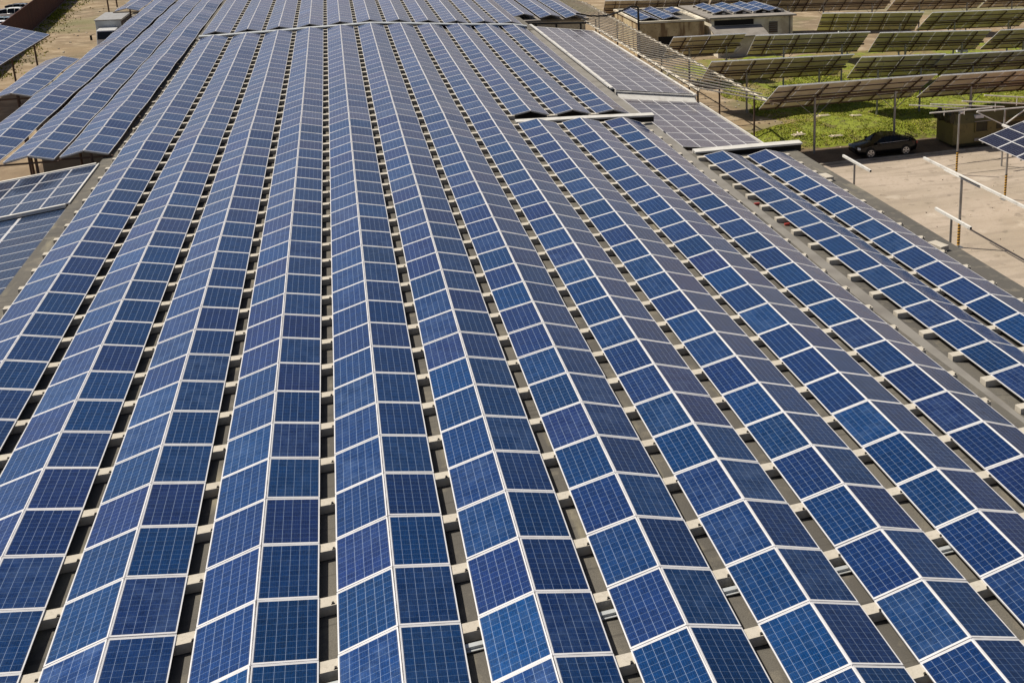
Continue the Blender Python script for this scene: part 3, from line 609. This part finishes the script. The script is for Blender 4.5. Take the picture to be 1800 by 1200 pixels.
# ------------------------------------------------------------------ bare posts, beams and rails in the yard
def banded(b, x, y, z0, z1, r, m):
    b.tube((x, y, z1), (x, y, -2.5), r, m, 10)
def yard_post(x, y, beam, label, band=True, r=.07, ztop=-2.5):
    t = empty('yard_post', (x, y, G0)); tag(t, label, 'steel post', 'steel posts in the yard')
    b = MB(); b.tube((x, y, G0), (x, y, ztop), r, 'steel', 10); b.build('pole', t)
    b = MB(); b.box(x-.22, x+.22, y-.22, y+.22, G0+.004, G0+.03, 'steel'); b.build('base_plate', t)
    if band:
        b = MB(); n = 9
        for i in range(n):
            z = G0+.08+i*.155; k = 12
            for j in range(k):
                a0, a1 = 2*math.pi*j/k, 2*math.pi*(j+1)/k; rr = r+.006
                def pt(a, zz): return (x+math.cos(a)*rr, y+math.sin(a)*rr, zz+.10*(a/(2*math.pi)))
                b.poly([pt(a0, z), pt(a1, z), pt(a1, z+.0775), pt(a0, z+.0775)], 'yellow_band'); b.poly([pt(a0, z+.0775), pt(a1, z+.0775), pt(a1, z+.155), pt(a0, z+.155)], 'black_band')
        b.build('warning_band', t)
    if beam:
        b = MB(); b.bar((x, beam[0], ztop+.06), (x, beam[1], ztop+.06), .11, .12, 'pale_steel'); b.build('beam', t)
        b = MB(); b.box(x-.045, x+.045, beam[0]-.012, beam[0]-.002, ztop+.015, ztop+.105, 'dark_opening'); b.build('beam_end', t)
    return t
yard_post(28.2, 28.45, (18.5, 32.3), 'tall post with yellow and black bands carrying the long diagonal beam')
yard_post(24.35, 32.8, (30.95, 34.2), 'grey post with a short cross beam nearest the black car', False, .055)
yard_post(24.3, 22.9, (21.3, 24.3), 'grey post with a short cross beam beside the roof edge', False, .055)
yard_post(35.2, 40.3, None, 'banded post in front of the green cabin holding thin rails', True, .06, -2.3)
yard_post(35.1, 34.7, (26, 35.4), 'banded post under the corner of the purple panel table', True, .06, -1.95)
b = MB(); b.bar((28.02, 26.5, -2.46), (28.02, 29.9, -2.46), .05, .05, 'pale_steel'); b.bar((27.95, 26.4, -2.36), (27.95, 28.3, -2.36), .05, .04, 'dark_steel')
tag(b.build('loose_rail', origin=(28, 28, -2.4)), 'thin loose rails clamped beside the long diagonal beam', 'rail')
RL = [((33.6, 43.8, -2.30), (38.2, 43.8, -2.90)), ((35.2, 43.9, -2.38), (40.9, 43.9, -3.0)), ((37.7, 44.1, -2.40), (44.0, 44.1, -3.1)), ((39.6, 44.4, -2.2), (46.5, 44.4, -3.0)), ((33.9, 41.7, -2.42), (38.5, 41.7, -2.42)), ((37.0, 41.1, -2.42), (44.0, 41.1, -2.42))]
for i, (a, c) in enumerate(RL):
    b = MB(); b.bar(a, c, .07, .07, 'pale_steel')
    if i < 4: b.tube((a[0]+2.6, a[1], a[2]-.9), (a[0]+2.6, a[1], a[2]-.27), .03, 'pale_steel', 6)
    tag(b.build('thin_rail', origin=a), 'thin pale rail above the green cabin, '+('lowest on the left', 'second on the left', 'third up, running to the frame', 'uppermost', 'level one crossing the banded post', 'level one crossing on the right')[i], 'rail', 'thin rails above the green cabin')
b = MB(); b.tube((36.95, 41.1, -2.45), (39.0, 41.0, -3.45), .04, 'pale_steel', 6); b.tube((39.0, 41.0, -3.45), (40.6, 41.0, -2.5), .04, 'pale_steel', 6); b.tube((39.0, 41.0, G0), (39.0, 41.0, -2.4), .06, 'steel', 8)
tag(b.build('braced_post', origin=(39, 41, G0)), 'grey post with two pale diagonal braces right of the banded one', 'steel post')
# purple panel table in the yard (rises to the right, top seen)
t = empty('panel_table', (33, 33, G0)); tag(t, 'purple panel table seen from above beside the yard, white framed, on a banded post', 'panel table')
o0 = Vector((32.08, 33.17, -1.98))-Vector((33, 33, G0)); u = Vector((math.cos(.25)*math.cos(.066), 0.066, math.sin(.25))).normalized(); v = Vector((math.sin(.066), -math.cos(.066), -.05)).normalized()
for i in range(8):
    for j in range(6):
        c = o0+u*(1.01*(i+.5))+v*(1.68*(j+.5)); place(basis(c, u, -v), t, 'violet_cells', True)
b = MB(); oo = o0+Vector((33, 33, G0))
for j in range(6):
    for q in (.35, 1.3): a = oo+v*(1.68*j+q)-Vector((0, 0, .09)); b.bar(a, a+u*8.1, .05, .06, 'steel')
b.build('purlins', t)

# ------------------------------------------------------------------ table and fence at the far left
t = empty('panel_table', (-27, 90, G0)); tag(t, 'wide blue panel table on a thin rusty post at the left frame edge', 'panel table')
o0 = Vector((-23.69, 94.91, -2.117))-Vector((-27, 90, G0)); u = Vector((-math.cos(.277), 0, math.sin(.277))); v = Vector((0, -1, 0))
for i in range(6):
    for j in range(14):
        c = o0+u*(1.0*(i+.5))+v*(1.67*(j+.5)); place(basis(c, -u, -v), t, 'solar_cells')
b = MB(); oo = o0+Vector((-27, 90, G0))
for i in range(7): a = oo+u*(1.0*i)-Vector((0, 0, .09)); b.bar(a, a+v*23.3, .05, .06, 'rusty_steel')
b.build('purlins', t)
for (x, y) in ((-24.3, 91.8), (-24.3, 84.5), (-27.5, 91.8), (-24.3, 77)):
    b = MB(); b.tube((x, y, G0), (x, y, -2.2+(-x-23.7)*.28), .07, 'rusty_steel', 8); b.build('post', t)
t = empty('boundary_wall', (-33.3, 131.3, G0)); tag(t, 'tall dark brown metal wall between the dirt track and the parked cars', 'wall')
b = MB(); a = Vector((-30.2, 98, 0)); c = Vector((-38.0, 196, 0)); d = (c-a).normalized(); n_ = Vector((d.y, -d.x, 0)); L_ = (c-a).length; s = 0
while s < L_:
    p, q = a+d*s, a+d*min(L_, s+.25); off = n_*(.03 if int(s/.25) % 2 else 0)
    b.hexa([p+off+Vector((0, 0, G0)), q+off+Vector((0, 0, G0)), q+Vector((0, 0, G0))-n_*.05, p+Vector((0, 0, G0))-n_*.05, p+off+Vector((0, 0, -3.15)), q+off+Vector((0, 0, -3.15)), q+Vector((0, 0, -3.15))-n_*.05, p+Vector((0, 0, -3.15))-n_*.05], 'fence_brown'); s += .25
b.build('sheet_panels', t)
b = MB(); b.bar(a+n_*.08+Vector((0, 0, G0+.12)), c+n_*.08+Vector((0, 0, G0+.12)), .08, .12, 'rusty_steel'); b.build('bottom_rail', t)
for i, (x, y, z1) in enumerate(((-27.5, 145.2, -1.5), (-27.3, 150.1, -1.5))):
    b = MB(); b.tube((x, y, G0), (x, y, z1), .09, 'rusty_steel', 8); tag(b.build('rusty_post', origin=(x, y, G0)), 'thin rusty post on the dirt track behind the truck, '+('left one', 'right one')[i], 'post')
t = empty('ragged_stack', (-21, 119, G0)); tag(t, 'pile of boards and a green sheet behind the truck box', 'board pile')
b = MB()
for i in range(26):
    x, y, z, a = R.uniform(-22, -18.6), R.uniform(117, 127), R.uniform(-4.4, -2.7), R.gauss(0, .25); M = Matrix.Translation((x, y, z)) @ Matrix.Rotation(a, 4, 'Z'); b.box(-.9, .9, -.09, .09, 0, .05, 'bleached_wood', M)
b.box(-21.8, -18.8, 117.5, 126.5, G0, -4.1, 'truck_side'); b.build('boards', t)
b = MB(); b.poly([(-22.6, 124.5, -3.3), (-20.2, 124.0, -2.9), (-19.4, 130, -2.5), (-21.4, 131, -3.2)], 'green_cloth'); b.build('green_sheet', t)

# ------------------------------------------------------------------ small far buildings with rows of panels
def lump_tents(xs, y0, n, zb, labs, grp):
    for x, lab in zip(xs, labs):
        solar_row('solar_row', lab, grp, x, y0, n, lambda X, Y: zb)
t = empty('stained_building', (31, 90, G0)); tag(t, 'low building with a stained ochre wall and a dark doorway', 'building')
X0, X1, Y0, Y1, ZR = 27.8, 34.6, 89.1, 99.5, -2.85
b = MB(); b.box(X0, X1, Y0, Y1, G0, ZR, 'stained_plaster'); b.build('wall', t)
b = MB(); b.box(X0+.05, X1-.05, Y0+.05, Y1-.05, ZR+.003, ZR+.06, 'bitumen'); b.build('roof', t)
b = MB()
for (a0, a1, c0, c1) in ((X0-.12, X1+.12, Y0-.12, Y0+.14), (X0-.12, X1+.12, Y1-.3, Y1+.12), (X0-.12, X0+.14, Y0+.14, Y1-.3), (X1-.35, X1+.12, Y0+.14, Y1-.3)): b.box(a0, a1, c0, c1, ZR+.064, ZR+.26, 'pale_plaster')
b.build('parapet', t)
b = MB(); b.box(X0+1.9, X0+4.2, Y0-.012, Y0-.002, G0+.2, G0+2.0, 'dark_opening'); b.build('doorway', t)
lump_tents((29.2, 31.55), 90.2, 5, ZR+.28, ('small roof row of five panels at the left of the stained building', 'small roof row of five panels at the middle of the stained building'), 'small rows on the far buildings')
solar_row('solar_row', 'tiny roof row of two panels at the right of the stained building', 'small rows on the far buildings', 33.6, 94.0, 2, lambda X, Y: ZR+.35, skip=lambda k, s: s > 0)
t = empty('pale_building', (39.5, 91, G0)); tag(t, 'pale plastered building with a small shuttered window', 'building')
X0, X1, Y0, Y1, ZR = 35.2, 44.2, 88.6, 98.8, -2.55
b = MB(); b.box(X0, X1, Y0, Y1, G0, ZR-.02, 'pale_plaster'); b.build('wall', t)
b = MB(); b.box(X0-.3, X1+.3, Y0-.35, Y1+.2, ZR-.015, ZR+.13, 'lean_roof'); b.build('roof', t)
b = MB(); b.hexa([(X0-.1, Y0-2.3, G0), (X0+5.2, Y0-2.3, G0), (X0+5.2, Y0-.02, G0), (X0-.1, Y0-.02, G0), (X0-.1, Y0-2.3, -4.1), (X0+5.2, Y0-2.3, -4.1), (X0+5.2, Y0-.02, -3.46), (X0-.1, Y0-.02, -3.46)], 'pale_plaster'); b.build('annex_wall', t); b = MB(); b.hexa([(X0-.3, Y0-2.5, -4.16), (X0+5.4, Y0-2.5, -4.16), (X0+5.4, Y0-.03, -3.44), (X0-.3, Y0-.03, -3.44), (X0-.3, Y0-2.5, -4.06), (X0+5.4, Y0-2.5, -4.06), (X0+5.4, Y0-.03, -3.34), (X0-.3, Y0-.03, -3.34)], 'lean_roof'); b.build('annex_roof', t)
b = MB(); b.box(X0+.3, X0+4.6, Y0-.02, Y0-.004, -3.3, ZR-.2, 'dark_opening'); b.build('dark_recess', t)
wn = MB(); wn.box(X0+6.3, X0+7.3, Y0-.02, Y0-.003, -4.3, -3.1, 'grey_plaster'); wo = wn.build('window', t)
b = MB()
for i in range(5): b.box(X0+6.35, X0+7.25, Y0-.05, Y0-.022, -4.22+i*.22, -4.12+i*.22, 'rusty_steel')
b.build('shutter', wo)
b = MB(); b.tube((X1-.35, Y0-.08, G0), (X1-.35, Y0-.08, ZR-.05), .06, 'grey_plaster', 8); b.build('downpipe', t)
lump_tents((37.0, 39.2, 41.35, 43.0), 90.2, 4, ZR+.36, ['small roof row on the pale building, %s from its left' % ORD[i] for i in (1, 2, 3, 4)], 'small rows on the far buildings')
b = MB(); 
for x in (36, 37.1, 38.3, 39.4, 40.5, 41.6, 42.5, 43.7):
    for y in (90.3, 92, 93.6, 95.3, 97): b.box(x-.16, x+.16, y-.12, y+.12, ZR+.135, ZR+.33, 'concrete')
b.build('footing_blocks', t)
# wall below the distant right rows
t = empty('far_hall', (18.5, 90, G0)); tag(t, 'far hall with a grey beam and cream wall below the distant right rows', 'building')
b = MB(); b.box(15.33, 21.3, 84.2, 112.8, G0, -1.45, 'pale_plaster'); b.build('wall', t)
b = MB(); b.box(15.33, 21.6, 83.9, 113, -1.447, -1.28, 'lean_roof'); b.build('roof', t)
b = MB(); b.bar((15.4, 81.0, -1.15), (20.9, 80.9, -1.3), .16, .16, 'dark_steel')
for x in (16.2, 18.0, 20.2): b.tube((x, 81, G0), (x, 81, -1.2), .09, 'dark_steel', 8)
b.build('steel_frame', t)
t = empty('cable_mast', (27.64, 88.9, G0)); tag(t, 'black bent pipe mast carrying a thick sagging cable from the stained building', 'cable mast')
b = MB(); b.tube((27.64, 88.9, G0), (27.64, 88.9, -1.25), .11, 'dark_steel', 8); pts = [(27.64-.9*(1-math.cos(a)), 88.9-.6*(1-math.cos(a)), -1.25+.32*math.sin(a)) for a in frange(0, math.pi/2, 5)]; b.path(pts, .10, 'dark_steel'); b.build('mast_pipe', t)
b = MB(); a, c = Vector(pts[-1]), Vector((19.9, 81.2, -.45)); b.path([a.lerp(c, s)+Vector((0, 0, -.55*math.sin(math.pi*s))) for s in frange(0, 1, 12)], .085, 'dark_steel'); b.build('cable', t)

# ------------------------------------------------------------------ vehicles
def loft(b, secs, m, close=True):
    n0 = len(b.v); k = b.mi(m); n = len(secs[0])
    for s in secs: b.v += [tuple(p) for p in s]
    for j in range(len(secs)-1):
        for i in range(n-1): b.f.append((n0+j*n+i, n0+j*n+i+1, n0+(j+1)*n+i+1, n0+(j+1)*n+i)); b.m.append(k)
    if close:
        b.f.append(tuple(n0+n-1-i for i in range(n))); b.m.append(k); e = n0+(len(secs)-1)*n; b.f.append(tuple(e+i for i in range(n))); b.m.append(k)
def car(name, label, loc, ang, paint, L_=4.5, lower=None, suv=0, group=None):
    t = empty(name, loc); t.rotation_euler = (0, 0, ang); tag(t, label, 'car', group)
    hw = .88; Z = Vector
    S = [(-L_/2, .62, .30, .58, .60), (-L_/2+.12, .76, .22, .66, .70), (-L_/2+.5, .85, .18, .74, .79), (-L_/2+1.15, hw, .18, .84, .93), (-L_/2+1.5, hw, .18, .88, .96), (0, hw, .18, .90, .98), (L_/2-1.05, hw, .18, .93, 1.0), (L_/2-.5, .86, .20, .93, 1.02), (L_/2-.1, .78, .26, .88, .98), (L_/2, .68, .34, .78, .86)]
    def sec(x, w_, zb, zs, zt):
        h = [(w_*.86, zb), (w_*.98, zb+.12), (w_, (zb+zs)/2+.04), (w_*.97, zs), (w_*.80, zt-.01), (0, zt+.02)]
        return [Vector((x, -a, z)) for a, z in h]+[Vector((x, a, z)) for a, z in reversed(h[:-1])]
    def local(bb, nm, par=t, smooth=True):
        o = bpy.data.objects.new(nm, bb.mesh(nm, smooth)); col.objects.link(o); o.parent = par; return o
    b = MB(); loft(b, [sec(*s) for s in S], paint); o = local(b, 'body'); mm = o.modifiers.new('e', 'EDGE_SPLIT'); mm.split_angle = math.radians(42)
    h = 1.36+suv*.22
    C = [(-L_/2+1.22, .74, .93, .935), (-L_/2+1.95, .60, h-.04, .95), (-L_/2+2.45, .59, h, .97), (-L_/2+3.2, .585, h-.03, .985), (L_/2-.52 if not suv else L_/2-.3, .70 if not suv else .62, 1.0 if not suv else h-.2, .995)]
    b = MB(); top = []; base = []
    for x, w_, z, zb in C: top.append((x, w_, z)); base.append((x, .80, zb))
    secs = [[Vector((x, -.80, zb)), Vector((x, -w_, z)), Vector((x, w_, z)), Vector((x, .80, zb))] for x, w_, z, zb in C]
    n0 = len(b.v)
    for s in secs: b.v += [tuple(p) for p in s]
    g, pm = b.mi('car_glass'), b.mi(paint)
    for j in range(len(secs)-1):
        for i in range(3):
            b.f.append((n0+j*4+i, n0+j*4+i+1, n0+(j+1)*4+i+1, n0+(j+1)*4+i)); b.m.append(pm if (i == 1 and 0 < j < len(secs)-2) else g)
    b.f.append((n0+3, n0+2, n0+1, n0)); b.m.append(g); e = n0+(len(secs)-1)*4; b.f.append((e, e+1, e+2, e+3)); b.m.append(g)
    local(b, 'cabin', smooth=False)
    b = MB()
    for s in (-1, 1):
        for j in range(1, 4):
            x, w_, z, zb = C[j]; b.tube((x, s*(w_+.01), z), (x+(.1 if j == 1 else 0), s*.815, zb), .022, paint, 6)
        for j in range(len(C)-1):
            b.tube((C[j][0], s*(C[j][1]+.006), C[j][2]), (C[j+1][0], s*(C[j+1][1]+.006), C[j+1][2]), .024, paint, 6)
        b.tube((C[0][0]+.3, s*.835, .95), (C[-1][0]-.2, s*.835, 1.0), .014, 'alloy', 6)
    local(b, 'window_trim')
    for sx in (-L_/2+.92, L_/2-.95):
        for s in (-1, 1):
            y = s*(hw-.09)
            wt = MB(); wt.tube((sx, y-.11, .32), (sx, y+.11, .32), .325, 'rubber', 20); wo = local(wt, 'wheel', smooth=False)
            b = MB(); ys = y+s*.112
            b.tube((sx, ys, .32), (sx, ys+s*.004, .32), .225, 'dark_opening', 18)
            for q in range(5): a = q*2*math.pi/5+.3; b.bar((sx, ys+s*.012, .32), (sx+math.cos(a)*.22, ys+s*.012, .32+math.sin(a)*.22), .07, .02, 'alloy', (0, 1, 0))
            for q in range(16):
                a0, a1 = q*math.pi/8, (q+1)*math.pi/8; b.bar((sx+math.cos(a0)*.225, ys+s*.01, .32+math.sin(a0)*.225), (sx+math.cos(a1)*.225, ys+s*.01, .32+math.sin(a1)*.225), .03, .03, 'alloy', (0, 1, 0))
            local(b, 'rim', wo, False)
            b = MB(); b.tube((sx, s*(hw-.03), .36), (sx, s*(hw+.004), .36), .37, 'dark_opening', 20); local(b, 'wheel_arch', smooth=False)
    for s in (-1, 1):
        b = MB(); M = Matrix.Translation((-L_/2+.17, s*.62, .64)) @ Matrix.Rotation(s*.45, 4, 'Z'); b.box(-.10, .12, -.15, .15, -.07, .07, 'lamp_glass', M); bevel(local(b, 'headlight', smooth=False), .03)
        b = MB(); b.box(-L_/2+1.35, -L_/2+1.52, s*.88-.07+s*.04, s*.88+.07+s*.04, .93, 1.06, paint); bevel(local(b, 'mirror', smooth=False), .02)
        b = MB(); b.box(L_/2-.10, L_/2+.012, s*.60-.15, s*.60+.15, .72, .84, 'red_plastic'); local(b, 'tail_light', smooth=False)
    b = MB(); b.box(-L_/2-.012, -L_/2+.1, -.35, .35, .36, .52, 'rubber'); local(b, 'grille', smooth=False)
    if lower:
        b = MB(); 
        for s in (-1, 1): b.box(-L_/2+1.2, L_/2-1.2, s*.885-.01, s*.885+.01, .25, .7, lower)
        local(b, 'door_panel', smooth=False)
    return t
c0 = car('parked_car', 'black saloon car parked facing left beside the kerb', (33.2, 46.55, G0+.03), .0, 'black_paint', 4.5)
b = MB(); b.bar((2.0, -.6, 1.13), (2.0, .6, 1.13), .16, .02, 'black_paint'); b.bar((2.0, -.55, 1.0), (2.0, -.55, 1.13), .05, .04, 'black_paint'); b.bar((2.0, .55, 1.0), (2.0, .55, 1.13), .05, .04, 'black_paint')
o = bpy.data.objects.new('spoiler', b.mesh('spoiler')); col.objects.link(o); o.parent = c0
for (lab, x, y, paint, lo, suv) in (('dark blue high car, farthest of the cars behind the brown wall', -36.9, 144.5, 'navy_paint', None, 1), ('white car with pink lower doors behind the brown wall', -37.2, 140.0, 'white_paint', 'pink_paint', 1), ('teal car with a pale bonnet between white cars', -37.6, 132.6, 'teal_paint', None, 0), ('white car just nearer than the teal one', -37.4, 129.0, 'white_paint', None, 0), ('nearest white car behind the brown wall', -37.3, 126.0, 'white_paint', None, 0)):
    car('parked_car', lab, (-30.2-.0796*(y-98)-2.55, y, G0), math.pi+R.uniform(-.04, .04), paint, 4.4, lo, suv, 'cars parked behind the brown wall')
# truck
t = empty('box_truck', (-22.1, 113, G0)); tag(t, 'white cab truck with a pale grey cargo box on the dirt track', 'truck')
b = MB(); b.box(-23.25, -20.95, 112.1, 118.6, G0+1.0, -3.2, 'truck_box'); o = b.build('cargo_box', t); bevel(o, .04)
b = MB(); b.box(-20.945, -20.92, 112.3, 118.4, G0+1.1, -3.35, 'truck_side'); b.box(-23.28, -23.255, 112.3, 118.4, G0+1.1, -3.35, 'truck_side'); b.build('side_panel', t)
b = MB(); b.box(-23.32, -20.88, 112.05, 118.65, -3.198, -3.12, 'steel'); b.build('box_rim', t)
b = MB(); b.hexa([(-23.05, 110.0, G0+.55), (-21.15, 110.0, G0+.55), (-21.15, 112.0, G0+.55), (-23.05, 112.0, G0+.55), (-22.95, 110.35, G0+2.25), (-21.25, 110.35, G0+2.25), (-21.25, 112.0, G0+2.3), (-22.95, 112.0, G0+2.3)], 'white_paint'); o = b.build('cab', t); bevel(o, .08)
b = MB(); b.hexa([(-22.93, 110.12, G0+1.35), (-21.27, 110.12, G0+1.35), (-21.27, 110.2, G0+1.35), (-22.93, 110.2, G0+1.35), (-22.86, 110.27, G0+2.1), (-21.34, 110.27, G0+2.1), (-21.34, 110.4, G0+2.1), (-22.86, 110.4, G0+2.1)], 'car_glass'); b.build('windscreen', t)
for s in (-23.45, -20.75):
    b = MB(); b.box(s-.09, s+.09, 110.1, 110.2, G0+1.3, G0+1.8, 'rubber'); b.tube((s, 110.15, G0+1.8), (-22.1+(s+22.1)*.7, 110.2, G0+1.95), .02, 'rubber', 6); b.build('mirror', t)
for x in (-22.9, -21.3):
    for y in (110.9, 116.8): b = MB(); b.tube((x-.13, y, G0+.42), (x+.13, y, G0+.42), .42, 'rubber', 16); b.build('wheel', t)
b = MB(); b.box(-23.0, -21.2, 109.85, 110.05, G0+.4, G0+.62, 'steel'); b.build('bumper', t)
# khaki cabin
t = empty('green_cabin', (41.3, 47.2, G0)); tag(t, 'khaki green box cabin with sloped shoulders parked by the kerb', 'cabin')
b = MB(); pr = [(-1.2, .35), (-1.2, 1.75), (-.75, 2.35), (0, 2.45), (.75, 2.35), (1.2, 1.75), (1.2, .35)]
loft(b, [[Vector((x, 47.1+a*(1 if 0 < i < 3 else .93), G0+z-(0 if 0 < i < 3 else .08))) for a, z in pr] for i, x in enumerate((38.3, 38.55, 44.6, 44.8))], 'khaki_paint'); b.build('shell', t)
b = MB(); b.box(38.5, 44.6, 46.1, 48.1, G0+.08, G0+.345, 'khaki_dark'); b.build('underframe', t)
wn = MB(); wn.box(40.0, 40.9, 45.83, 45.87, G0+1.15, G0+1.75, 'khaki_dark'); wo = wn.build('window', t)
b = MB(); b.box(39.93, 40.0, 45.80, 45.88, G0+1.08, G0+1.8, 'khaki_paint'); b.box(40.9, 40.97, 45.80, 45.88, G0+1.08, G0+1.8, 'khaki_paint'); b.box(39.93, 40.97, 45.80, 45.88, G0+1.06, G0+1.13, 'khaki_paint'); b.bar((39.85, 45.74, G0+1.86), (41.1, 45.74, G0+1.88), .16, .03, 'kerb_stone'); b.build('frame', wo)
b = MB(); b.box(39.95, 40.8, 45.86, 45.895, G0+.45, G0+.65, 'lean_roof'); b.build('vent', t)
b = MB(); b.box(40.05, 40.7, 46.0, 46.35, G0+2.02, G0+2.22, 'box_white'); b.build('roof_lamp', t)
b = MB(); b.box(39.0, 39.3, 46.3, 46.55, G0+2.36, G0+2.5, 'white_paint'); b.build('white_box', t)
b = MB(); b.bar((42.6, 45.82, G0+1.9), (44.3, 45.82, G0+1.9), .2, .04, 'khaki_paint'); b.box(41.7, 43.6, 45.86, 45.895, G0+1.2, G0+1.6, 'khaki_dark'); b.build('side_flap', t)
b = MB(); rings = []
for j in range(14):
    y = 46.0+j*.17; rr = .20+.05*math.sin(j*2.1)+.04*math.sin(j*.7+1)
    rings.append([Vector((38.2+math.cos(a)*rr*(1+.18*math.sin(a*3+j)), y, G0+2.12+.12*math.sin(j*1.3)+math.sin(a)*(rr*1.5)*(1+.15*math.sin(a*5+j*2)))) for a in [2*math.pi*q/12 for q in range(13)]])
loft(b, rings, 'khaki_dark'); b.build('rolled_tarpaulin', t)
# tyre at the right frame edge
b = MB(); b.tube((37.3, 31.9, G0+.36), (37.55, 31.95, G0+.36), .36, 'rubber', 20); tag(b.build('standing_tyre', origin=(37.4, 31.9, G0)), 'black tyre standing on the yard at the right frame edge', 'tyre')
